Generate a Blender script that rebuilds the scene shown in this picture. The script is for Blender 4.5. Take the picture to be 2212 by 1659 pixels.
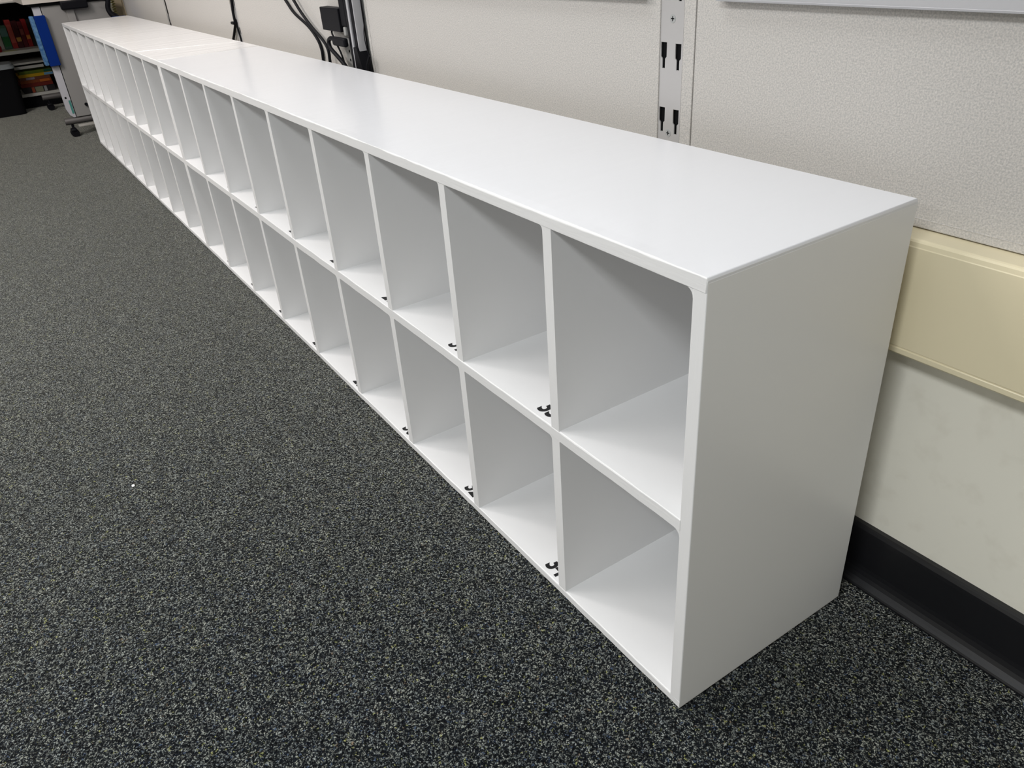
import bpy, bmesh, math, random
from mathutils import Vector, Matrix
random.seed(7)
S = bpy.context.scene
C = S.collection
for o in list(bpy.data.objects): bpy.data.objects.remove(o)

# ------------------------------------------------------------------ camera
W_PX, H_PX, F_PX = 2212.0, 1659.0, 1692.495
cam_d = bpy.data.cameras.new('camera'); cam = bpy.data.objects.new('camera', cam_d); C.objects.link(cam)
R0 = Vector((0.550273, 0.832074, -0.069654)); R1 = Vector((0.390123, -0.329958, -0.859611)); R2 = Vector((-0.738243, 0.445848, -0.506179))
m = Matrix((R0, -R1, -R2)).transposed().to_4x4()
m.translation = Vector((0.516419, -0.562507, 1.004135))
cam.matrix_world = m
cam_d.sensor_width = 36.0; cam_d.lens = F_PX / W_PX * 36.0
cam_d.shift_x = (W_PX/2 - 1090.254) / W_PX; cam_d.shift_y = (823.954 - H_PX/2) / W_PX
cam_d.clip_start = 0.02; cam_d.clip_end = 60
S.camera = cam

# ------------------------------------------------------------------ world, exposure
S.view_settings.view_transform = 'Standard'; S.view_settings.look = 'None'
S.view_settings.gamma = 1.0; S.view_settings.use_curve_mapping = False
S.view_settings.exposure = 0.15
wd = bpy.data.worlds.new('world'); S.world = wd; wd.use_nodes = True
wd.node_tree.nodes['Background'].inputs[0].default_value = (0.9, 0.93, 1, 1)
wd.node_tree.nodes['Background'].inputs[1].default_value = 0.05

# ------------------------------------------------------------------ room and ceiling lamps (x, y, watts, colour)
FZ = -0.006                       # carpet level: the shelf bottoms stand on thin glides at z = 0
WALL_Y = 0.436
RX0, RX1, RY0, CZ = -7.35, 3.2, -5.2, 2.72
CO, NE, WA = (0.95, 0.98, 1.0), (1.0, 0.97, 0.95), (1.0, 0.945, 0.92)
LAMPS = [(0.75, -2.1, 60, CO), (-2.1, -2.0, 31, NE), (-3.3, -1.6, 62, WA), (0.75, -4.1, 28, CO), (-2.1, -4.1, 22, NE), (-3.0, -4.1, 20, WA),
         (2.4, -2.1, 5, NE), (-0.9, -0.35, 12, CO), (-3.3, -0.35, 9, NE)]  # lamps on this line are added to brighten end panel, top and cell floors
for i, (x, y, w, col) in enumerate(LAMPS):
    d = bpy.data.lights.new('ceiling_lamp', 'AREA'); d.shape = 'RECTANGLE'; d.size = 1.12; d.size_y = 0.52
    d.energy = w; d.color = col
    o = bpy.data.objects.new('ceiling_lamp', d); C.objects.link(o); o.location = (x, y, CZ - 0.012)

# ------------------------------------------------------------------ materials
def new_mat(name, col, rough=0.5, metal=0.0, spec=0.5):
    mt = bpy.data.materials.new(name); mt.use_nodes = True
    b = mt.node_tree.nodes['Principled BSDF']
    b.inputs['Base Color'].default_value = (*col, 1); b.inputs['Roughness'].default_value = rough
    b.inputs['Metallic'].default_value = metal; b.inputs['Specular IOR Level'].default_value = spec
    return mt
def N(mt, t, **kw):
    n = mt.node_tree.nodes.new(t)
    for k, v in kw.items(): setattr(n, k, v)
    return n
def L(mt, a, b): mt.node_tree.links.new(a, b)
def coords(mt, scale=(1, 1, 1), rot=(0, 0, 0)):
    g = N(mt, 'ShaderNodeNewGeometry'); mp = N(mt, 'ShaderNodeMapping'); mp.inputs['Scale'].default_value = scale
    mp.inputs['Rotation'].default_value = rot
    L(mt, g.outputs['Position'], mp.inputs[0]); return mp.outputs[0]
def bump_noise(mt, scale, vec_scale=(1, 1, 1), strength=0.2, dist=0.002, detail=3, chain=None, rot=(0, 0, 0)):
    v = coords(mt, vec_scale, rot); n = N(mt, 'ShaderNodeTexNoise'); n.inputs['Scale'].default_value = scale; n.inputs['Detail'].default_value = detail
    L(mt, v, n.inputs['Vector'])
    b = N(mt, 'ShaderNodeBump'); b.inputs['Strength'].default_value = strength; b.inputs['Distance'].default_value = dist
    L(mt, n.outputs[0], b.inputs['Height'])
    if chain: L(mt, chain, b.inputs['Normal'])
    L(mt, b.outputs[0], mt.node_tree.nodes['Principled BSDF'].inputs['Normal']); return b.outputs[0]
def vary(mt, c1, c2, scale, vec_scale=(1, 1, 1), lo=0.35, hi=0.65, detail=3):
    v = coords(mt, vec_scale); n = N(mt, 'ShaderNodeTexNoise'); n.inputs['Scale'].default_value = scale; n.inputs['Detail'].default_value = detail
    L(mt, v, n.inputs['Vector']); rp = N(mt, 'ShaderNodeValToRGB')
    rp.color_ramp.elements[0].position = lo; rp.color_ramp.elements[1].position = hi
    rp.color_ramp.elements[0].color = (*c1, 1); rp.color_ramp.elements[1].color = (*c2, 1)
    L(mt, n.outputs[0], rp.inputs[0]); L(mt, rp.outputs[0], mt.node_tree.nodes['Principled BSDF'].inputs['Base Color'])

WHITE = (0.79, 0.79, 0.79)
M = {}
M['paint_x'] = new_mat('white_paint_brushed_along', WHITE, 0.38); bump_noise(M['paint_x'], 300, (0.06, 1, 1), 0.22, 0.0012, 4)
M['paint_z'] = new_mat('white_paint_brushed_upright', WHITE, 0.38); bump_noise(M['paint_z'], 300, (1, 1, 0.06), 0.22, 0.0012, 4)
M['paint'] = new_mat('white_semigloss_paint', WHITE, 0.34); bump_noise(M['paint'], 60, (1, 1, 1), 0.06, 0.001, 3)
M['paint_top'] = new_mat('white_paint_rolled_top', (0.76, 0.765, 0.79), 0.24)
_b = bump_noise(M['paint_top'], 45, (1, 0.12, 1), 0.10, 0.002, 3); bump_noise(M['paint_top'], 3.5, (1, 0.5, 1), 0.25, 0.004, 2, chain=_b)
M['paint_top_far'] = new_mat('white_paint_brushed_across', (0.80, 0.79, 0.79), 0.27)
_b = bump_noise(M['paint_top_far'], 30, (1, 0.05, 1), 0.9, 0.006, 3); bump_noise(M['paint_top_far'], 3.5, (1, 0.3, 1), 0.3, 0.004, 2, chain=_b)
M['black_vinyl'] = new_mat('black_lettering_vinyl', (0.008, 0.008, 0.009), 0.45)
M['black'] = new_mat('black_plastic', (0.006, 0.006, 0.008), 0.5, spec=0.10)
M['black_matte'] = new_mat('black_matte', (0.004, 0.004, 0.005), 0.85, spec=0.12)
M['rubber'] = new_mat('black_rubber_base', (0.009, 0.009, 0.011), 0.38); bump_noise(M['rubber'], 40, (0.2, 1, 1), 0.12, 0.002, 3)
M['vinyl'] = new_mat('mottled_wall_vinyl', (0.56, 0.53, 0.50), 0.5, spec=0.35)
vary(M['vinyl'], (0.42, 0.41, 0.395), (0.56, 0.535, 0.505), 430, (1, 1, 1), 0.36, 0.64, 2)
bump_noise(M['vinyl'], 480, (1, 1, 1), 0.5, 0.001, 2)
M['wall'] = new_mat('cream_wall_paint', (0.84, 0.81, 0.71), 0.55)
vary(M['wall'], (0.80, 0.77, 0.67), (0.86, 0.835, 0.735), 26, (1, 1, 1), 0.25, 0.45, 5); bump_noise(M['wall'], 180, (1, 1, 1), 0.08, 0.001, 2)
M['wall_plain'] = new_mat('room_wall_paint', (0.58, 0.56, 0.50), 0.7)
M['ceil'] = new_mat('ceiling_tile_white', (0.75, 0.75, 0.74), 0.9)
M['raceway'] = new_mat('cream_raceway_plastic', (0.76, 0.68, 0.475), 0.33); bump_noise(M['raceway'], 120, (1, 1, 1), 0.04, 0.001, 2)
M['alu'] = new_mat('brushed_aluminium', (0.52, 0.51, 0.51), 0.42, 0.35); bump_noise(M['alu'], 200, (1, 1, 0.04), 0.05, 0.0005, 2)
M['rail'] = new_mat('anodised_rail', (0.50, 0.50, 0.52), 0.4, 0.2)
M['screw'] = new_mat('zinc_screw', (0.45, 0.46, 0.46), 0.4, 0.3)
M['silver'] = new_mat('silver_strip', (0.42, 0.42, 0.44), 0.4, 0.2)
M['grey_light'] = new_mat('grey_plate', (0.30, 0.30, 0.29), 0.5)
M['grey_dark'] = new_mat('dark_grey_metal', (0.09, 0.09, 0.095), 0.45, 0.3)
M['grey_tube'] = new_mat('warm_grey_tube', (0.14, 0.13, 0.125), 0.4, 0.3)
M['desk_panel'] = new_mat('desk_panel_grey', (0.255, 0.245, 0.235), 0.6)
M['desk_white'] = new_mat('desk_flange_white', (0.46, 0.45, 0.48), 0.45)
M['desk_top'] = new_mat('desk_top_laminate', (0.55, 0.50, 0.46), 0.4)
M['board'] = new_mat('whiteboard_surface', (0.75, 0.76, 0.77), 0.2)
M['blue_dark'] = new_mat('blue_fabric', (0.003, 0.022, 0.16), 0.9, spec=0.08); bump_noise(M['blue_dark'], 300, (1, 1, 1), 0.3, 0.001)
M['blue_light'] = new_mat('light_blue_fabric', (0.07, 0.19, 0.38), 0.85); vary(M['blue_light'], (0.02, 0.09, 0.22), (0.10, 0.21, 0.36), 60)
M['shelf_edge'] = new_mat('pale_shelf_laminate', (0.56, 0.54, 0.50), 0.5)
M['teal'] = new_mat('teal_print', (0.05, 0.22, 0.19), 0.6)
M['tan'] = new_mat('tan_panel', (0.50, 0.41, 0.28), 0.6)
def flat(name, c, r=0.5):
    if name not in M: M[name] = new_mat(name, c, r, spec=0.2)
    return M[name]
# loop pile carpet
mt = new_mat('loop_pile_carpet', (0.1, 0.1, 0.1), 0.95, spec=0.1); M['carpet'] = mt; B = mt.node_tree.nodes['Principled BSDF']
v = coords(mt)
wn = N(mt, 'ShaderNodeTexNoise'); wn.inputs['Scale'].default_value = 210; wn.inputs['Detail'].default_value = 1; L(mt, v, wn.inputs['Vector'])
sb = N(mt, 'ShaderNodeVectorMath', operation='SUBTRACT'); sb.inputs[1].default_value = (.5, .5, .5); L(mt, wn.outputs['Color'], sb.inputs[0])
sc_ = N(mt, 'ShaderNodeVectorMath', operation='SCALE'); sc_.inputs['Scale'].default_value = 0.010; L(mt, sb.outputs[0], sc_.inputs[0])
ad = N(mt, 'ShaderNodeVectorMath', operation='ADD'); L(mt, v, ad.inputs[0]); L(mt, sc_.outputs[0], ad.inputs[1])
vo = N(mt, 'ShaderNodeTexVoronoi', feature='F1'); vo.inputs['Scale'].default_value = 285; L(mt, ad.outputs[0], vo.inputs['Vector'])
sepc = N(mt, 'ShaderNodeSeparateColor'); L(mt, vo.outputs['Color'], sepc.inputs[0])
rp = N(mt, 'ShaderNodeValToRGB'); rp.color_ramp.interpolation = 'CONSTANT'
els = rp.color_ramp.elements
cols = [(0, (0.030, 0.036, 0.040)), (0.16, (0.085, 0.092, 0.088)), (0.36, (0.16, 0.165, 0.15)), (0.58, (0.215, 0.225, 0.205)), (0.78, (0.27, 0.275, 0.25)), (0.90, (0.05, 0.07, 0.11)), (0.955, (0.24, 0.24, 0.10)), (0.985, (0.16, 0.12, 0.085))]
els[0].position = 0; els[0].color = (*cols[0][1], 1); els[1].position = cols[1][0]; els[1].color = (*cols[1][1], 1)
for p, c in cols[2:]:
    e = els.new(p); e.color = (*c, 1)
L(mt, sepc.outputs[0], rp.inputs[0])
gap_shade = N(mt, 'ShaderNodeValToRGB'); gap_shade.color_ramp.elements[0].position = 0.20; gap_shade.color_ramp.elements[0].color = (1, 1, 1, 1)  # shade between the loops, painted into the colour
gap_shade.color_ramp.elements[1].position = 0.52; gap_shade.color_ramp.elements[1].color = (0.020, 0.027, 0.040, 1)
L(mt, vo.outputs['Distance'], gap_shade.inputs[0])
mx = N(mt, 'ShaderNodeMix', data_type='RGBA', blend_type='MULTIPLY'); mx.inputs[0].default_value = 1.0
L(mt, rp.outputs[0], mx.inputs[6]); L(mt, gap_shade.outputs[0], mx.inputs[7])
bn = N(mt, 'ShaderNodeTexNoise'); bn.inputs['Scale'].default_value = 38; bn.inputs['Detail'].default_value = 4; bn.inputs['Roughness'].default_value = 0.7; L(mt, v, bn.inputs['Vector'])
br = N(mt, 'ShaderNodeValToRGB'); br.color_ramp.elements[0].position = 0.34; br.color_ramp.elements[1].position = 0.66
br.color_ramp.elements[0].color = (0.90, 1.00, 1.15, 1); br.color_ramp.elements[1].color = (1.58, 1.60, 1.50, 1); L(mt, bn.outputs[0], br.inputs[0])
mx2 = N(mt, 'ShaderNodeMix', data_type='RGBA', blend_type='MULTIPLY'); mx2.inputs[0].default_value = 1.0
L(mt, mx.outputs[2], mx2.inputs[6]); L(mt, br.outputs[0], mx2.inputs[7]); L(mt, mx2.outputs[2], B.inputs['Base Color'])
inv = N(mt, 'ShaderNodeMath', operation='SUBTRACT'); inv.inputs[0].default_value = 1.0; L(mt, vo.outputs['Distance'], inv.inputs[1])
bp = N(mt, 'ShaderNodeBump'); bp.inputs['Strength'].default_value = 0.7; bp.inputs['Distance'].default_value = 0.003
L(mt, inv.outputs[0], bp.inputs['Height']); L(mt, bp.outputs[0], B.inputs['Normal'])
sw = N(mt, 'ShaderNodeMath', operation='MULTIPLY_ADD'); sw.inputs[1].default_value = 0.85; sw.inputs[2].default_value = 0.35; L(mt, gap_shade.outputs[0], sw.inputs[0]); L(mt, sw.outputs[0], B.inputs['Sheen Weight']); B.inputs['Sheen Roughness'].default_value = 0.3; B.inputs['Sheen Tint'].default_value = (1.0, 0.97, 0.84, 1)

# ------------------------------------------------------------------ mesh helpers
class MB:
    def __init__(s): s.b = bmesh.new()
    def box(s, x0, x1, y0, y1, z0, z1, bev=0.0, seg=2):
        t = bmesh.new(); bmesh.ops.create_cube(t, size=1)
        for v in t.verts: v.co = Vector(((x0+x1)/2 + v.co.x*(x1-x0), (y0+y1)/2 + v.co.y*(y1-y0), (z0+z1)/2 + v.co.z*(z1-z0)))
        if bev: bmesh.ops.bevel(t, geom=t.edges[:], offset=bev, segments=seg, affect='EDGES', profile=0.5)
        s.join(t); return s
    def join(s, t):
        me = bpy.data.meshes.new('t'); t.to_mesh(me); t.free(); s.b.from_mesh(me); bpy.data.meshes.remove(me)
    def cyl(s, p0, p1, r0, r1=None, n=20, bev=0.0):
        p0 = Vector(p0); p1 = Vector(p1); r1 = r0 if r1 is None else r1; d = p1 - p0
        t = bmesh.new(); bmesh.ops.create_cone(t, cap_ends=True, segments=n, radius1=r0, radius2=r1, depth=d.length)
        if bev: bmesh.ops.bevel(t, geom=[e for e in t.edges if all(len(f.verts) < n for f in e.link_faces) is False], offset=bev, segments=2, affect='EDGES')
        q = d.to_track_quat('Z', 'Y').to_matrix().to_4x4(); q.translation = (p0+p1)/2
        bmesh.ops.transform(t, matrix=q, verts=t.verts); s.join(t); return s
    def prism(s, poly, a0, a1, axis='y'):
        # poly: list of (u, v); axis y -> (x, z), axis x -> (y, z), axis z -> (x, y)
        f = {'y': lambda p, a: (p[0], a, p[1]), 'x': lambda p, a: (a, p[0], p[1]), 'z': lambda p, a: (p[0], p[1], a)}[axis]
        A = [s.b.verts.new(f(p, a0)) for p in poly]; Bv = [s.b.verts.new(f(p, a1)) for p in poly]; n = len(poly)
        s.b.faces.new(A); s.b.faces.new(Bv[::-1])
        for i in range(n): s.b.faces.new((A[i], Bv[i], Bv[(i+1) % n], A[(i+1) % n]))
        return s
    def tube(s, pts, r, n=10, sub=6):
        P = [Vector(p) for p in pts]; Q = []
        for i in range(len(P)-1):
            a = P[max(i-1, 0)]; b = P[i]; c = P[i+1]; d = P[min(i+2, len(P)-1)]
            for k in range(sub):
                t = k/sub
                Q.append(0.5*((2*b) + (c-a)*t + (2*a-5*b+4*c-d)*t*t + (3*b-a-3*c+d)*t**3))
        Q.append(P[-1]); rings = []; up = Vector((0.13, 0.4, 0.9))
        for i, q in enumerate(Q):
            d = (Q[min(i+1, len(Q)-1)] - Q[max(i-1, 0)]).normalized(); u = up - d*up.dot(d)
            if u.length < 1e-3: u = d.orthogonal()
            u.normalize(); w = d.cross(u); up = u
            rings.append([s.b.verts.new(q + r*(math.cos(2*math.pi*k/n)*u + math.sin(2*math.pi*k/n)*w)) for k in range(n)])
        for a, b in zip(rings, rings[1:]):
            for k in range(n): s.b.faces.new((a[k], a[(k+1) % n], b[(k+1) % n], b[k]))
        s.b.faces.new(rings[0]); s.b.faces.new(rings[-1][::-1]); return s
    def build(s, name, mat, parent=None, smooth=True, label=None):
        bmesh.ops.recalc_face_normals(s.b, faces=s.b.faces)
        if parent is not None:
            off = parent.location.copy()
            if parent.parent: off = off + parent.parent.location
            for v in s.b.verts: v.co -= off
        me = bpy.data.meshes.new(name); s.b.to_mesh(me); s.b.free()
        if smooth:
            try: me.set_sharp_from_angle(angle=math.radians(38))
            except Exception: pass
            for p in me.polygons: p.use_smooth = max(abs(c) for c in p.normal) < 0.9985
        me.materials.append(mat)
        o = bpy.data.objects.new(name, me); C.objects.link(o); o.parent = parent
        if label: o['label'] = label
        return o
def brush_front(o, mat):
    """front edges keep their brush strokes, the broad faces are rolled smooth"""
    o.data.materials.append(mat)
    for p in o.data.polygons:
        if p.center.y + o.parent.location.y < 0.006: p.material_index = 1
    return o
def thing(name, label, cat, loc=(0, 0, 0), group=None):
    o = bpy.data.objects.new(name, None); C.objects.link(o); o.location = loc; o.empty_display_size = 0.05
    o['label'] = label; o['category'] = cat
    if group: o['group'] = group
    return o
def tag(o, label, cat, group=None):
    o['label'] = label; o['category'] = cat
    if group: o['group'] = group
    return o
def struct(name, mb, mat, label=None):
    o = mb.build(name, mat, smooth=False); o['kind'] = 'structure'
    if label: o['label'] = label
    return o

# ------------------------------------------------------------------ the setting
struct('floor', MB().box(RX0, RX1, RY0, WALL_Y, FZ-0.05, FZ), M['carpet'], 'dark charcoal, grey and green flecked loop pile carpet')
struct('ceiling', MB().box(RX0, RX1, RY0, WALL_Y, CZ, CZ+0.05), M['ceil'])
struct('wall_back', MB().box(RX0-0.1, RX1+0.1, WALL_Y, WALL_Y+0.1, FZ-0.05, CZ), M['wall'], 'scuffed cream painted wall behind the cubby shelves')
struct('wall_left', MB().box(RX0-0.1, RX0, RY0, WALL_Y, FZ-0.05, CZ), M['wall_plain'])
struct('wall_right', MB().box(RX1, RX1+0.1, RY0, WALL_Y, FZ-0.05, CZ), M['wall_plain'])
struct('wall_front', MB().box(RX0-0.1, RX1+0.1, RY0-0.1, RY0, FZ-0.05, CZ), M['wall_plain'])
# black cove base: upright face, rounded top lip, toe curving out onto the carpet
prof = [(WALL_Y, FZ), (WALL_Y, 0.107), (0.428, 0.107), (0.4245, 0.1055), (0.4225, 0.101), (0.4222, 0.094)]
prof += [(0.4222, 0.030), (0.4212, 0.022), (0.4190, 0.014), (0.4160, 0.0075), (0.4125, 0.003), (0.4085, 0.0), (0.4070, -0.003), (0.4070, FZ)]
struct('baseboard_back', MB().prism(prof, RX0, RX1, 'x'), M['rubber'], 'black rubber cove base along the cream wall')

# unseen ceiling lamp fixtures, the added lamps included
for i, (x, y, w, col) in enumerate(LAMPS):
    t = thing('ceiling_light', 'unseen recessed white ceiling light panel', 'ceiling light', (x, y, CZ), 'ceiling light panels')
    b = MB()
    for s in (-1, 1):
        b.box(x-0.62, x+0.62, y+s*0.31-0.02, y+s*0.31+0.02, CZ-0.02, CZ-0.001); b.box(x+s*0.60-0.02, x+s*0.60+0.02, y-0.29, y+0.29, CZ-0.02, CZ-0.001)
    b.build('frame', M['ceil'], t, False)

# ------------------------------------------------------------------ cubby shelves
H_T, Z1, Z2, Z3, Z4, DEP = 0.6759, 0.0147, 0.3245, 0.3435, 0.6581, 0.3611
TD = 0.019
def top_panel(x0, x1, mat, parent, seed, round_end):
    """top board lofted along x: hand-painted front arris of varying roundness"""
    rnd = random.Random(seed); b = bmesh.new(); n = int((x1-x0)/0.012); rings = []
    def noise():
        v = 0.0; out = []
        for _ in range(n+3): v = 0.86*v + rnd.uniform(-1, 1); out.append(v)
        return out
    a, c, d = noise(), noise(), noise()
    xs = [x0 + (x1-x0)*i/n for i in range(n+1)]
    for i, x in enumerate(xs):
        r = 0.0020 + 0.0006*max(-2.2, min(2.2, a[i])); dz = 0.0005*c[i]; dy = 0.00012*d[i]
        ins = 0.0
        pr_ = [(DEP, Z4), (DEP, H_T - 0.001), (DEP - 0.001, H_T), (0.06, H_T), (0.02, H_T)]
        for k in range(5):
            t = math.pi/2*k/4; pr_.append((dy + r - r*math.sin(t), H_T + dz*0.5 - r + r*math.cos(t)))
        pr_ += [(dy, Z4 + 0.0007), (dy + 0.0005, Z4)]
        rings.append((x, pr_))
    if round_end:   # soft right-hand end
        x, p = rings[-1]; rings[-1] = (x - 0.0028, p)
        rings.append((x - 0.0016, [(y, z - 0.0002*(z > Z4+0.005)) for y, z in p])); rings.append((x - 0.0010, [(y + (0.0003 if y < 0.01 else 0), z - 0.0008*(z > Z4+0.009)) for y, z in p]))
        rings.append((x - 0.0001, [(y + (0.0006 if y < 0.01 else 0), z - 0.0035*(z > Z4+0.009)) for y, z in p]))
    V = [[b.verts.new((x, y, z)) for y, z in p] for x, p in rings]; k = len(V[0])
    for A, Bq in zip(V, V[1:]):
        for j in range(k): b.faces.new((A[j], A[(j+1) % k], Bq[(j+1) % k], Bq[j]))
    b.faces.new(V[0]); b.faces.new(V[-1][::-1])
    q = MB(); q.b.free(); q.b = b; o = q.build('top_panel', mat, parent)
    o.data.materials.append(M['paint_x'])
    for pl in o.data.polygons:
        if pl.center.y < 0.008 and pl.area < 0.01: pl.material_index = 1
    return o
def divider(parent, xa, xb, z0, z1, fl, fr):
    """upright between two cells, flared by caulk fillets where it meets the board above"""
    p = [(xa, z0)]
    def arc(cx, cz, r, a0, a1): return [(cx + r*math.cos(a0+(a1-a0)*k/5), cz + r*math.sin(a0+(a1-a0)*k/5)) for k in range(6)]
    p += [(x, z) for x, z in arc(xa-fl, z1-fl, fl, 0, math.pi/2)]
    p += [(x, z) for x, z in arc(xb+fr, z1-fr, fr, math.pi/2, math.pi)]
    p += [(xb, z0)]
    return brush_front(MB().prism(p, 0.0006, DEP-0.012, 'y').build('divider', M['paint'], parent), M['paint_z'])
def h_board(name, parent, x0, x1, z0, z1, seed):
    rnd = random.Random(seed); b = bmesh.new(); n = int((x1-x0)/0.015); V = []; v = w = 0.0
    for i in range(n+1):
        x = x0 + (x1-x0)*i/n; v = 0.85*v + rnd.uniform(-1, 1); w = 0.85*w + rnd.uniform(-1, 1); r = 0.0016 + 0.0003*max(-2, min(2, v)); dy = 0.0003*w
        pf = [(DEP-0.012, z0), (DEP-0.012, z1), (dy+r, z1), (dy+r*0.3, z1-r*0.3), (dy, z1-r), (dy, z0+0.0012), (dy+0.0012, z0)]
        V.append([b.verts.new((x, y, z)) for y, z in pf])
    k = len(V[0])
    for A, Bq in zip(V, V[1:]):
        for j in range(k): b.faces.new((A[j], A[(j+1) % k], Bq[(j+1) % k], Bq[j]))
    b.faces.new(V[0]); b.faces.new(V[-1][::-1])
    q = MB(); q.b.free(); q.b = b; return brush_front(q.build(name, M['paint'], parent), M['paint_x'])

def number_label(txt, x, y, z, parent, size=0.051, rot=0.0):
    cu = bpy.data.curves.new('n', 'FONT'); cu.body = txt; cu.size = size; cu.offset = 0.0015; cu.space_character = 0.96; cu.resolution_u = 6
    o = bpy.data.objects.new('n', cu); C.objects.link(o); bpy.context.view_layer.update()
    dg = bpy.context.evaluated_depsgraph_get(); me = bpy.data.meshes.new_from_object(o.evaluated_get(dg))
    bpy.data.objects.remove(o); bpy.data.curves.remove(cu)
    s = 0.80
    for v in me.vertices:
        c, sn = math.cos(rot), math.sin(rot); a, b_ = v.co.x*s, v.co.y
        v.co = Vector((x + c*a - sn*b_, y + sn*a + c*b_, z)) - parent.location
    me.name = 'number_label'; me.materials.clear(); me.materials.append(M['black_vinyl'])
    q = bpy.data.objects.new('number_label', me); C.objects.link(q); q.parent = parent
    q['label'] = 'black number %s on the compartment floor' % txt
    return q

def fillet(xc, zc, r):
    """caulk bead in the upper right corner of a cell"""
    return [(xc + 0.0005, zc + 0.0005), (xc - r, zc + 0.0005)] + [(xc - r + r*math.sin(math.pi/2*k/6), zc - r + r*math.cos(math.pi/2*k/6)) for k in range(7)] + [(xc + 0.0005, zc - r)]
def cubby(x_right, te_r, cells, te_l, label, seed, topmat, first_num, skip, round_end):
    W = te_r + te_l + sum(cells) + TD*(len(cells)-1); x_left = x_right - W
    t = thing('cubby_shelf', label, 'shelf', (x_right, 0, 0), 'white cubby shelf units along the wall')
    top_panel(x_left+0.0006, x_right-(0 if round_end else 0.0006), topmat, t, seed, round_end)
    h_board('bottom_panel', t, x_left+te_l*0, x_right-0.0004, 0.0, Z1, seed+1)
    h_board('middle_shelf', t, x_left+te_l-0.001, x_right-te_r+0.001, Z2, Z3, seed+2)
    MB().box(x_right-te_r, x_right-(0.0 if round_end else 0.0003), 0.0003, DEP+0.0002, 0.0004, H_T-(0.0055 if round_end else 0.004), 0.0013, 3).prism(fillet(x_right-te_r, Z4, 0.011), 0.0008, DEP-0.013, 'y').prism(fillet(x_right-te_r, Z2, 0.011), 0.0008, DEP-0.013, 'y').build('side_panel', M['paint'], t)
    MB().box(x_left, x_left+te_l, 0.0003, DEP, 0.0004, H_T-0.004, 0.0016).build('side_panel', M['paint'], t)
    MB().box(x_left+0.002, x_right-0.002, DEP-0.013, DEP-0.001, 0.002, H_T-0.004).build('back_panel', M['paint'], t)
    for o in t.children:
        if o.name.startswith('side_panel'): brush_front(o, M['paint_z'])
    x = x_right - te_r; rnd = random.Random(seed+5); n = len(cells)
    for i, c in enumerate(cells):
        xr, xl = x, x - c
        if i < n-1:
            divider(t, xl-TD, xl, Z1-0.0005, Z2+0.0005, 0.006+rnd.uniform(0, 0.003), 0.002); divider(t, xl-TD, xl, Z3-0.0005, Z4+0.0005, 0.006+rnd.uniform(0, 0.003), 0.002)
        for row, zz in ((0, Z3), (1, Z1)):
            num = first_num - 2*i - 1 + row
            if num in skip: continue
            s = '%d' % num
            number_label(s, xr - 0.056 + rnd.uniform(-.0015, .0015), 0.0125 - 0.002*row, zz + 0.0004, t, rot=-0.06*row)
        x = xl - TD
    for fx in (x_right-0.019, x_left+0.03):
        for fy in (0.046, DEP-0.05):
            MB().cyl((fx, fy, FZ), (fx, fy, 0.0), 0.017, n=28).build('glide', M['grey_dark'], t)
    return x_left
xj = cubby(0.0, 0.0197, [0.252]+[0.26]*8, 0.0189, 'near white painted cubby unit with plain end panel facing the camera', 11, M['paint_top'], 36, (35, 36), True)
xe = cubby(xj-0.0004, 0.0189, [0.2501]*9, 0.0189, 'far white cubby unit butted end to end, its far end next to the grey desk', 31, M['paint_top_far'], 18, (), False)

far = [o for o in bpy.data.objects if o.name == 'cubby_shelf.001'][0]
for (xa, ya, xb, yb, wd_) in ((-2.898, 0.004, -2.762, DEP-0.002, 0.006), (xj-0.010, 0.004, xj-0.013, DEP-0.002, 0.005)):
    rg = MB(); rg.prism([(xa-wd_/2, ya), (xa+wd_/2, ya), (xb+wd_/2, yb), (xb-wd_/2, yb)], H_T-0.0004, H_T+0.0009, 'z')
    bmesh.ops.bevel(rg.b, geom=rg.b.edges[:], offset=0.0005, segments=1, affect='EDGES')
    rg.build('paint_ridge', M['paint_top_far'], far)

# ------------------------------------------------------------------ wall panels, standards, raceway
PF = 0.428                       # face of the vinyl panels
def panel(x0, x1, label, edge=None, z1=1.05):
    t = thing('wall_panel', label, 'wall panel', ((x0+x1)/2, PF, 0.616), 'vinyl wall panels between the slotted standards')
    MB().box(x0, x1, PF, WALL_Y-0.0005, 0.6142, z1, 0.0012).build('panel_face', M['vinyl'], t)
    MB().box(x0, x1, PF-0.0004, PF+0.001, 0.6252, 0.6268, 0.0002).build('bottom_hem', M['vinyl'], t)
    if edge: MB().box(edge[0], edge[1], PF+0.0004, WALL_Y-0.0005, 0.6142, z1, 0.001).build('edge_strip', M['vinyl'], t)
    return t
ZT = 1.95
panel(-0.4515, RX1-0.01, 'mottled grey beige wall panel behind and right of the near end of shelf', (-0.4795, -0.4540), ZT)
panel(-1.6995, -0.5335, 'beige wall panel between the slotted metal strip with screws and the black rail', (-1.7165, -1.7015), ZT)
panel(-2.940, -1.8050, 'beige wall panel crossed by the two thick black cables', (-2.957, -2.942), ZT)
panel(-4.180, -3.0300, 'beige wall panel left of the cable tied down slim metal strip', (-4.188, -4.1815), ZT)
panel(-5.390, -4.2450, 'pale wall panel at the far end above the desk side', None, ZT)

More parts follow.
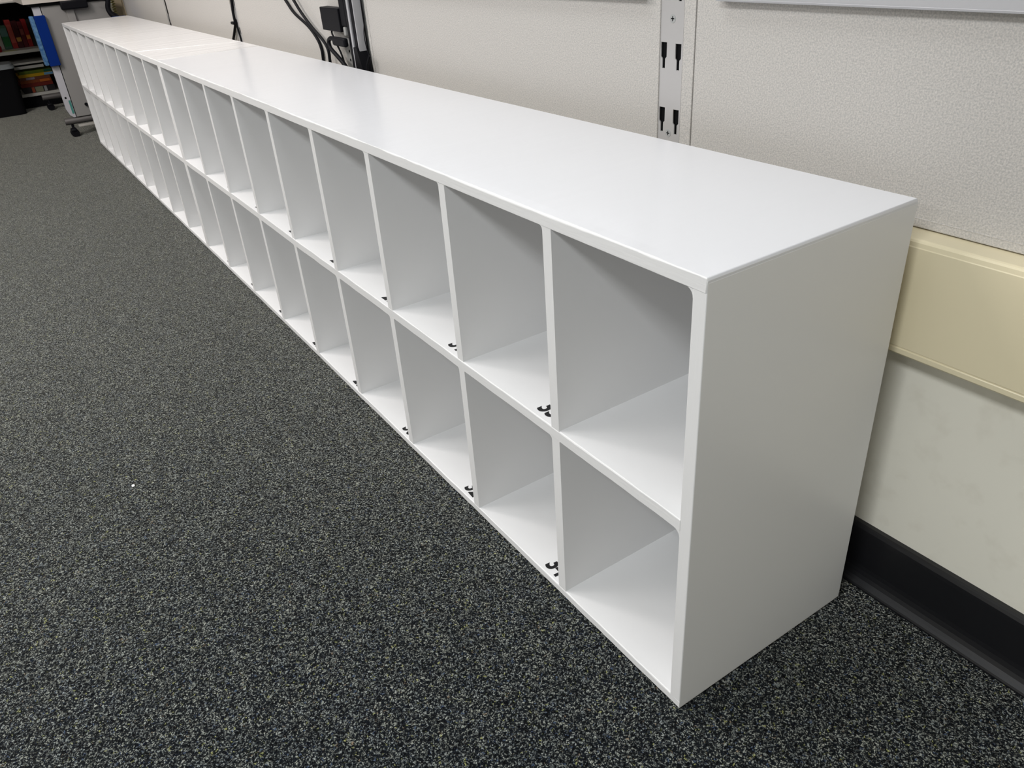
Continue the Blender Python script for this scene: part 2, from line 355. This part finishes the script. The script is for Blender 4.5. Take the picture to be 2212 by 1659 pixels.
def slot_cut(bm_poly_list): pass
def keyhole(x, zt, w=0.0135, h=0.041):
    n = w*0.50; zs = zt - h*0.55; ze = zt - h*0.63
    return [(x-w/2, zt), (x-w/2, zs), (x-n/2, ze), (x-n/2, zt-h), (x+n/2, zt-h), (x+n/2, ze), (x+w/2, zs), (x+w/2, zt)]
def standard(xc, label, w=0.0565, screws=(), slots0=0.8105, pitch=0.1045, z0=0.60, zt=ZT, slot_w=0.0135):
    """flat slotted channel: real keyhole openings onto a dark recess"""
    t = thing('wall_standard', label, 'wall bracket strip', (xc, WALL_Y, z0), 'slotted metal standards between the wall panels')
    yf = WALL_Y-0.0052; b = bmesh.new()
    holes = []
    k = 0
    z = slots0
    while z > z0 + 0.05: z -= pitch
    z += pitch
    while z < zt - 0.02:
        holes += [keyhole(xc-(0.0160 if w > 0.04 else 0.008), z, slot_w), keyhole(xc+(0.0175 if w > 0.04 else 0.008), z-0.0008, slot_w)]; z += pitch
    cu = bpy.data.curves.new('s', 'CURVE'); cu.dimensions = '2D'; cu.fill_mode = 'BOTH'; cu.extrude = 0.0009
    def spl(P):
        sp = cu.splines.new('POLY'); sp.points.add(len(P)-1); sp.use_cyclic_u = True
        for q, (a, c) in zip(sp.points, P): q.co = (a, c, 0, 1)
    spl([(xc-w/2, z0), (xc+w/2, z0), (xc+w/2, zt), (xc-w/2, zt)])
    for h in holes: spl(h)
    o = bpy.data.objects.new('s', cu); C.objects.link(o); bpy.context.view_layer.update()
    me = bpy.data.meshes.new_from_object(o.evaluated_get(bpy.context.evaluated_depsgraph_get())); bpy.data.objects.remove(o)
    for v in me.vertices: v.co = Vector((v.co.x, yf - v.co.z, v.co.y)) - t.location
    me.materials.clear(); me.materials.append(M['alu']); me.name = 'face_plate'
    f = bpy.data.objects.new('face_plate', me); C.objects.link(f); f.parent = t
    MB().box(xc-w/2+0.002, xc+w/2-0.002, WALL_Y-0.0022, WALL_Y-0.0004, z0+0.002, zt-0.002).build('recess', M['black_matte'], t, label='black inside of the slots')
    for sx, sz in screws:
        s = MB().cyl((sx, yf-0.0014, sz), (sx, yf+0.0002, sz), 0.0066, 0.0066, 28).build('screw', M['screw'], t)
        MB().box(sx-0.0036, sx+0.0036, yf-0.0018, yf-0.001, sz-0.0007, sz+0.0007).box(sx-0.0007, sx+0.0007, yf-0.0018, yf-0.001, sz-0.0036, sz+0.0036).build('cross_recess', M['black_matte'], s)
    return t
standard(-0.5085, 'slotted grey metal standard with two screws behind the middle of near shelf', 0.0555, ((-0.5060, 0.8470), (-0.5080, 0.6640)))
st2 = standard(-1.7760, 'slotted grey metal standard beside the black vertical rail', 0.022, slot_w=0.006)
MB().box(-1.803, -1.718, WALL_Y-0.0016, WALL_Y-0.0003, 0.60, ZT-0.003).build('shade_backing', new_mat('shaded_wall_grey', (0.16, 0.16, 0.155), 0.5), st2)  # grey strip standing in for the shaded wall between the panels
for o in st2.children:
    if o.name.startswith('face_plate'): o.data.materials[0] = M['grey_light']
standard(-2.9900, 'slim slotted metal standard with a black cable tied to it', 0.060)
standard(-4.2170, 'narrow grey metal standard farthest along the wall', 0.048)

# cream two-channel raceway
rp_ = [(WALL_Y-0.0002, 0.452), (WALL_Y-0.0002, 0.6125), (0.3955, 0.6125), (0.3925, 0.6115), (0.3908, 0.609), (0.3900, 0.6035), (0.3892, 0.6022), (0.3892, 0.4600), (0.3902, 0.4590), (0.3902, 0.4575), (0.3890, 0.4565), (0.3890, 0.4500), (0.3905, 0.4480), (0.3930, 0.4475), (0.4250, 0.4475)]
rw = MB().prism(rp_, RX0+0.02, RX1-0.02, 'x').build('cable_raceway', M['raceway'], smooth=False)
tag(rw, 'cream plastic cable raceway boxed along the wall below the vinyl panels', 'cable raceway')

# whiteboards above (only their bottom rails reach into the picture)
def whiteboard(x0, x1, label):
    t = thing('whiteboard', label, 'whiteboard', ((x0+x1)/2, PF, 0.878), 'whiteboards hung above the wall panels')
    MB().box(x0, x1, 0.4150, PF-0.0006, 0.8785, 0.918, 0.0015).build('bottom_rail', M['rail'], t)
    MB().box(x0, x1, 0.4130, 0.4155, 0.8775, 0.8805, 0.0006).build('rail_lip', M['silver'], t)
    MB().box(x0, x1, 0.4180, PF-0.0006, 0.918, 1.90).build('board', M['board'], t)
whiteboard(-0.40, 1.25, 'whiteboard whose grey bottom rail shows above the right wall panel')
whiteboard(-1.69, -0.56, 'whiteboard whose bottom edge just shows above the beige middle panel')

# ------------------------------------------------------------------ black rail, adapter and cables by the second standard
t = thing('mounting_rail', 'tall black mounting rail with silver strips in front of the wall', 'rail', (-1.785, 0.41, 0.55))
MB().box(-1.798, -1.773, 0.402, 0.4270, 0.6145, 1.7, 0.002).build('rail_body', M['black'], t)
MB().box(-1.836, -1.7985, 0.402, 0.4270, 0.772, 1.7, 0.003).build('upper_housing', M['black'], t)
MB().box(-1.7725, -1.7600, 0.3985, 0.4270, 0.6145, 1.7, 0.001).build('silver_strip', M['silver'], t, label='silver strip')
MB().box(-1.7595, -1.7400, 0.402, 0.4270, 0.6145, 1.7, 0.002).build('rail_body', M['black'], t)
MB().box(-1.7395, -1.7340, 0.403, 0.4270, 0.6145, 1.7, 0.001).build('silver_strip', M['silver'], t, label='silver strip')
MB().prism([(-1.760, 0.72), (-1.738, 0.72), (-1.712, 0.655), (-1.712, 0.6145), (-1.760, 0.6145)], 0.396, 0.4265, 'y').build('cable_sleeve', M['black'], t)
MB().box(-1.8355, -1.8185, 0.404, 0.416, 0.744, 0.770, 0.004).build('clip', M['grey_light'], t)
t = thing('slotted_bracket', 'short grey bracket plate with holes left of the foot of black rail', 'bracket', (-1.841, 0.4245, 0.6145))
MB().box(-1.882, -1.800, 0.421, 0.4272, 0.6145, 0.737, 0.001).build('plate', M['grey_light'], t)
for hz in (0.700, 0.675): MB().cyl((-1.852, 0.4202, hz), (-1.852, 0.4215, hz), 0.004).build('bracket_hole', M['black_matte'], t)
t = thing('power_adapter', 'square black power adapter on the left of the black rail', 'power adapter', (-1.905, 0.41, 0.75))
MB().box(-1.978, -1.8395, 0.398, 0.4272, 0.7545, 0.8185, 0.0025).build('adapter_body', M['black'], t)
MB().tube([(-1.930, 0.408, 0.756), (-1.925, 0.404, 0.748), (-1.912, 0.402, 0.738), (-1.893, 0.400, 0.722), (-1.868, 0.400, 0.695), (-1.862, 0.404, 0.660), (-1.862, 0.404, 0.617)], 0.0028).build('cord', M['black'], t)
t = thing('power_plug', 'black plug with its cord bent back below the power adapter', 'plug', (-1.87, 0.40, 0.73))
MB().box(-1.892, -1.8000, 0.386, 0.4012, 0.7170, 0.7420, 0.006, 3).build('plug_body', M['black'], t)
MB().tube([(-1.888, 0.394, 0.732), (-1.915, 0.394, 0.735), (-1.935, 0.394, 0.726), (-1.932, 0.393, 0.712), (-1.915, 0.391, 0.703), (-1.870, 0.389, 0.687), (-1.825, 0.388, 0.668), (-1.800, 0.392, 0.640), (-1.790, 0.3945, 0.622)], 0.0062).build('cord', M['black'], t)
def cable(name, pts, rr, label, cat='cable', mat='black', group=None):
    return tag(MB().tube(pts, rr).build(name, M[mat]), label, cat, group)
cable('power_cable', [(-2.60, 0.422, 0.98), (-2.46, 0.422, 0.90), (-2.335, 0.422, 0.824), (-2.272, 0.422, 0.787), (-2.163, 0.422, 0.752), (-2.101, 0.422, 0.717), (-2.080, 0.422, 0.686), (-2.082, 0.422, 0.656), (-2.083, 0.4218, 0.619)], 0.0048, 'left one of the two thick black cables curving down the beige panel')
cable('power_cable', [(-2.46, 0.411, 0.98), (-2.32, 0.411, 0.90), (-2.226, 0.411, 0.829), (-2.178, 0.411, 0.795), (-2.105, 0.411, 0.755), (-2.030, 0.411, 0.722), (-1.996, 0.411, 0.694), (-1.997, 0.411, 0.661), (-1.995, 0.411, 0.619)], 0.0048, 'right one of the two thick black cables curving down the beige panel')
cable('signal_cable', [(-1.722, 0.422, 0.90), (-1.716, 0.420, 0.845), (-1.708, 0.420, 0.80), (-1.725, 0.420, 0.755), (-1.722, 0.420, 0.72), (-1.706, 0.420, 0.68), (-1.700, 0.415, 0.618)], 0.0013, 'thin black cable looping right of the black rail')
cable('signal_cable', [(-1.690, 0.412, 0.700), (-1.697, 0.408, 0.685), (-1.703, 0.404, 0.665), (-1.700, 0.403, 0.619)], 0.004, 'short black cable end at the foot of black rail')
t = thing('tied_cable', 'black cable held by a zip tie on the slim metal strip', 'cable', (-3.0, 0.42, 0.72))
MB().tube([(-2.975, 0.424, 1.00), (-2.978, 0.424, 0.90), (-2.979, 0.424, 0.806), (-2.986, 0.422, 0.760), (-2.990, 0.422, 0.722), (-3.012, 0.422, 0.700), (-3.035, 0.420, 0.676), (-3.062, 0.419, 0.652), (-3.075, 0.418, 0.622)], 0.0055).build('cord', M['black'], t)
MB().tube([(-2.990, 0.426, 0.735), (-2.984, 0.426, 0.700), (-2.976, 0.427, 0.660), (-2.97, 0.424, 0.618)], 0.0035).build('cord', M['black'], t)
MB().box(-3.022, -2.982, 0.412, 0.430, 0.716, 0.727, 0.003).build('zip_tie', M['black'], t)

# ------------------------------------------------------------------ desk at the far end
DX = -5.353
t = thing('desk', 'grey wheeled desk with blue holder at the far end of the cubbies', 'desk', (-5.7, 0.1, FZ))
MB().prism([(-5.325, -0.134), (-6.0, -0.134), (-6.02, -0.22), (-6.02, -0.95), (-6.72, -0.95), (-6.72, 0.33), (-5.325, 0.33)], 0.771, 0.80, 'z').build('tabletop', M['desk_top'], t)
MB().box(DX-0.018, DX, -0.045, 0.330, 0.112, 0.752, 0.002).build('end_panel', M['desk_panel'], t)
MB().prism([(-0.092, 0.752), (-0.050, 0.752), (-0.050, 0.112), (-0.062, 0.112), (-0.080, 0.128), (-0.092, 0.165)], DX-0.03, DX-0.002, 'x').build('side_flange', M['desk_white'], t, label='white rounded flange')
MB().box(DX-0.0205, DX-0.012, -0.0495, -0.0455, 0.115, 0.75).build('seam_gap', M['black_matte'], t)
MB().box(DX-0.002, DX-0.0005, -0.064, -0.052, 0.135, 0.215).build('sticker', M['teal'], t, label='teal printed sticker')
MB().cyl((DX-0.003, -0.074, 0.232), (DX-0.001, -0.074, 0.232), 0.006).build('bolt_hole', M['black_matte'], t)
MB().box(DX-0.001, DX+0.018, 0.085, 0.128, 0.56, 0.74, 0.003).build('leg_column', M['desk_panel'], t)
MB().box(DX-0.10, DX+0.045, 0.062, 0.212, 0.722, 0.7705, 0.008).build('under_bracket', M['black'], t)
MB().box(-6.60, DX+0.012, -0.10, 0.31, 0.753, 0.7708, 0.002).build('under_frame', M['black_matte'], t)
MB().cyl((DX+0.001, 0.030, 0.178), (DX+0.012, 0.030, 0.178), 0.010, n=14).build('knob', M['black'], t)
for fx, nm in ((DX-0.02, 0), (-6.64, 1)):
    f = MB().cyl((fx, -0.122, 0.090), (fx, 0.30, 0.090), 0.021, n=24).build('foot_bar', M['grey_tube'], t)
    MB().box(fx-0.035, fx-0.005, 0.06, 0.26, 0.108, 0.76, 0.003).build('leg', M['desk_panel'], t) if nm else None
    for fy in (-0.085, 0.262):
        c = MB().cyl((fx-0.024, fy, 0.024+FZ), (fx-0.006, fy, 0.024+FZ), 0.025, n=22).cyl((fx+0.006, fy, 0.024+FZ), (fx+0.024, fy, 0.024+FZ), 0.025, n=22).build('caster', M['black'], t)
        MB().box(fx-0.027, fx+0.027, fy-0.02, fy+0.018, 0.024, 0.046, 0.008).cyl((fx, fy, 0.03), (fx, fy, 0.075), 0.008).build('caster_hood', M['black'], c)
t = thing('hanging_organizer', 'flat blue fabric organizer hanging on the end of the desk', 'organizer', (DX, -0.08, 0.43))
MB().box(DX+0.002, DX+0.030, -0.100, -0.040, 0.4240, 0.7060, 0.003).build('front_panel', M['blue_dark'], t)
MB().box(DX-0.045, DX+0.026, -0.124, -0.1005, 0.4300, 0.7060, 0.006).build('side_gusset', M['blue_light'], t, label='light blue mesh side')
cb = thing('cable_bundle', 'black cable bundle hanging at the back corner of the desk', 'cable', (-5.33, 0.34, 0.7))
MB().tube([(-5.30, 0.345, 0.88), (-5.30, 0.335, 0.80), (-5.295, 0.328, 0.75), (-5.295, 0.316, 0.71), (-5.29, 0.322, 0.675), (-5.28, 0.345, 0.64), (-5.275, 0.355, 0.50)], 0.0155, 12).build('cord', M['black'], cb)
MB().tube([(-5.295, 0.23, 0.764), (-5.295, 0.26, 0.766), (-5.295, 0.29, 0.758), (-5.295, 0.325, 0.745)], 0.004).build('cord', M['black'], cb)
MB().tube([(-5.295, 0.322, 0.69), (-5.285, 0.350, 0.668), (-5.27, 0.365, 0.645), (-5.27, 0.368, 0.60)], 0.006).build('cord', M['black'], cb)
pts = []
for i in range(0, 22*8):
    a = 2*math.pi*i/8; pts.append((-5.345+0.009*math.cos(a), 0.360+0.009*math.sin(a), 0.88-0.30*i/(22*8)))
flat('olive_cord', (0.16, 0.14, 0.05), 0.5)
tag(MB().tube(pts, 0.0035, 6, 2).build('coiled_cord', M['olive_cord']), 'olive coiled cord hanging beside the black cable bundle', 'cord')
tag(MB().box(-5.75, -5.395, 0.424, WALL_Y-0.0005, 0.618, ZT, 0.002).build('tan_panel', M['tan']), 'tan panel edge on the wall at the far end behind the desk', 'wall panel')
bb = thing('storage_crate', 'blue crate barely showing behind the far end of cubbies', 'crate', (-5.11, 0.35, FZ))
MB().box(-5.20, -5.02, 0.315, 0.385, FZ+0.001, 0.640, 0.006).build('crate_body', flat('blue_plastic', (0.01, 0.06, 0.32), 0.4), bb)
MB().box(-5.21, -5.01, 0.305, 0.3875, 0.630, 0.663, 0.004).build('crate_rim', flat('blue_plastic_rim', (0.02, 0.10, 0.42), 0.35), bb)
tag(MB().box(-5.74, -5.70, -0.02, 0.16, FZ, FZ+0.012, 0.002).build('plastic_strip', M['shelf_edge']), 'thin white strip lying on the carpet behind the desk caster', 'strip')

# ------------------------------------------------------------------ bookcase and its contents
BX = -6.885
t = thing('bookcase', 'low dark bookcase with white shelf edges behind the desk', 'bookcase', (-7.05, -0.4, FZ))
BY0, BY1 = -1.15, 0.20
MB().box(BX-0.34, BX, BY0-0.02, BY0, FZ, 1.15, 0.001).build('side_panel', M['black_matte'], t)
MB().box(BX-0.34, BX, BY1, BY1+0.02, FZ, 1.15, 0.001).build('side_panel', M['black_matte'], t)
MB().box(BX-0.345, BX-0.335, BY0, BY1, FZ, 1.15).build('back_panel', M['black_matte'], t)
for z0, z1, xx in ((0.078, 0.100, 0), (0.387, 0.410, 0), (0.73, 0.75, -0.04), (1.13, 1.15, 0)):
    MB().box(BX-0.335, BX+xx, BY0, BY1, z0, z1, 0.001).build('shelf', M['shelf_edge'], t)
MB().box(BX-0.335, BX-0.012, BY0, BY1, 0.308, 0.3215, 0.001).build('shelf', M['shelf_edge'], t)
MB().box(BX-0.012, BX-0.002, BY0, -0.02, 0.277, 0.297, 0.001).build('shelf_lip', M['shelf_edge'], t)
MB().box(BX-0.30, BX-0.02, BY0, BY1, FZ, 0.078).build('plinth', M['black_matte'], t)
# stacked board games on the bottom shelf
def game(y0, y1, z0, z1, col, label, extra=None, x1=BX-0.02, dx=0.22):
    t = thing('game_box', label, 'board game', ((x1-dx/2), (y0+y1)/2, z0), 'board games stacked on the bottom shelf')
    MB().box(x1-dx, x1, y0, y1, z0+0.0003, z1, 0.0015).build('box_tray', flat('box_%.3f_%.3f_%.3f' % col, col), t)
    if extra:
        for (a0, a1, c, nm, lab) in extra:
            MB().box(x1-0.012, x1+0.0012, a0, a1, z0+0.0025, z1-0.0025, 0.0005).build(nm, flat('box_%.3f_%.3f_%.3f' % c, c), t, label=lab)
    return t
z = 0.1
game(-0.215, 0.010, 0.100, 0.143, (0.020, 0.016, 0.018), 'black box lowest in the stack of board games', [(-0.155, -0.135, (0.35, 0.07, 0.03), 'band', 'red band'), (-0.130, -0.075, (0.20, 0.20, 0.13), 'print', 'pale green print'), (-0.068, -0.048, (0.3, 0.3, 0.3), 'print', 'white lettering')])
game(-0.222, 0.005, 0.143, 0.170, (0.16, 0.018, 0.010), 'dark red box just above the lowest black game box')
game(-0.218, 0.002, 0.170, 0.193, (0.24, 0.055, 0.015), 'reddish orange box in the middle of the game stack', [(-0.08, -0.01, (0.50, 0.13, 0.02), 'print', 'bright orange print')])
game(-0.214, 0.000, 0.193, 0.214, (0.17, 0.055, 0.03), 'brown box with pale lilac label under the yellow box', [(-0.170, -0.110, (0.30, 0.24, 0.28), 'print', 'lilac label')])
game(-0.216, 0.027, 0.214, 0.2365, (0.62, 0.36, 0.010), 'yellow box with light blue end in the game stack', [(-0.036, 0.0262, (0.14, 0.34, 0.56), 'end_label', 'light blue end')])
game(-0.205, 0.024, 0.2365, 0.259, (0.12, 0.17, 0.015), 'olive green box topmost of the game stack', [(-0.032, 0.0232, (0.01, 0.09, 0.06), 'end_label', 'dark green end')])
# upright red and green boxes on the shelf above
def book(y0, y1, zt, col, label, accent=None, x1=BX-0.20):
    t = thing('book', label, 'book', (x1-0.06, (y0+y1)/2, 0.41), 'upright books and game boxes on the middle shelf')
    MB().box(x1-0.12, x1, y0, y1, 0.4103, zt, 0.002).build('cover', flat('bk_%.3f_%.3f_%.3f' % col, col), t)
    for (za, zb, c) in (accent or []):
        MB().box(x1-0.01, x1+0.0012, y0+0.003, y1-0.003, za, zb, 0.0005).build('spine_print', flat('bk_%.3f_%.3f_%.3f' % c, c), t)
book(-0.262, -0.226, 0.600, (0.36, 0.33, 0.30), 'pale grey book at the left end beside the green one', None)
book(-0.224, -0.172, 0.575, (0.05, 0.12, 0.08), 'green and teal book left of the red ones', [(0.43, 0.50, (0.02, 0.13, 0.04)), (0.50, 0.56, (0.10, 0.20, 0.19))])
book(-0.170, -0.132, 0.612, (0.30, 0.025, 0.022), 'bright red book right beside the green one', [(0.45, 0.58, (0.42, 0.08, 0.06))])
book(-0.130, -0.092, 0.600, (0.055, 0.006, 0.008), 'very dark red book with a gold mark low on its spine', [(0.455, 0.485, (0.45, 0.22, 0.05))])
book(-0.090, -0.060, 0.592, (0.10, 0.008, 0.012), 'maroon book between the dark red and the orange marked one', [(0.50, 0.54, (0.25, 0.06, 0.05))])
book(-0.058, -0.026, 0.606, (0.26, 0.012, 0.012), 'red book with an orange mark at right end of the row', [(0.465, 0.495, (0.60, 0.20, 0.04))])
book(-0.024, 0.006, 0.600, (0.012, 0.014, 0.013), 'black book at the right end past the red row')
tag(MB().cyl((BX-0.05, -0.29, 0.4103), (BX-0.05, -0.29, 0.452), 0.032, 0.036, 24, 0.004).build('red_cup', flat('red_plastic', (0.38, 0.02, 0.03), 0.4)), 'low red cup at the front left of the middle shelf', 'cup')
pp = MB(); pp.prism([(BX-0.05+0.045*math.cos(a*math.pi/10)*(1+.15*math.sin(3*a)), -0.205+0.05*math.sin(a*math.pi/10)) for a in range(20)], 0.4104, 0.4128, 'z')
tag(pp.build('paper_disc', flat('pale_yellow_paper', (0.55, 0.55, 0.30), 0.7)), 'pale yellow paper disc lying at the edge of middle shelf', 'paper')
# black tub
t = thing('storage_tub', 'black tub with grey lid in front of the bookcase', 'storage tub', (BX+0.15, -0.36, FZ))
q = MB()
def rrect(x0, x1, y0, y1, r, n=5):
    P = []
    for cx, cy, a0 in ((x1-r, y1-r, 0), (x0+r, y1-r, 90), (x0+r, y0+r, 180), (x1-r, y0+r, 270)):
        P += [(cx + r*math.cos(math.radians(a0+90*k/n)), cy + r*math.sin(math.radians(a0+90*k/n))) for k in range(n+1)]
    return P
rings = [[q.b.verts.new((x, y, zz)) for x, y in rrect(BX+0.01+i_, BX+0.26-i_, -0.50+i_, -0.235-i_, 0.04)] for zz, i_ in ((FZ+0.0003, 0.02), (0.318, 0.0))]
for k in range(len(rings[0])): q.b.faces.new((rings[0][k], rings[0][(k+1) % len(rings[0])], rings[1][(k+1) % len(rings[0])], rings[1][k]))
q.b.faces.new(rings[0]); q.b.faces.new(rings[1][::-1]); q.build('tub_body', M['black_matte'], t)
MB().prism(rrect(BX+0.003, BX+0.267, -0.507, -0.228, 0.045), 0.318, 0.336, 'z').prism(rrect(BX+0.015, BX+0.255, -0.495, -0.24, 0.04), 0.336, 0.350, 'z').build('lid', flat('grey_lid', (0.24, 0.26, 0.27), 0.5), t)

# white speck of lint on the carpet
o = MB().prism([(-0.004, -0.002), (0.003, -0.003), (0.005, 0.001), (0.001, 0.004), (-0.004, 0.002)], 0.0, 0.002, 'z').build('paper_scrap', flat('scrap_white', (0.8, 0.8, 0.8), 0.7))
o.location = (-1.109, -0.550, FZ+0.001); tag(o, 'tiny white scrap of paper alone on the open carpet', 'scrap')
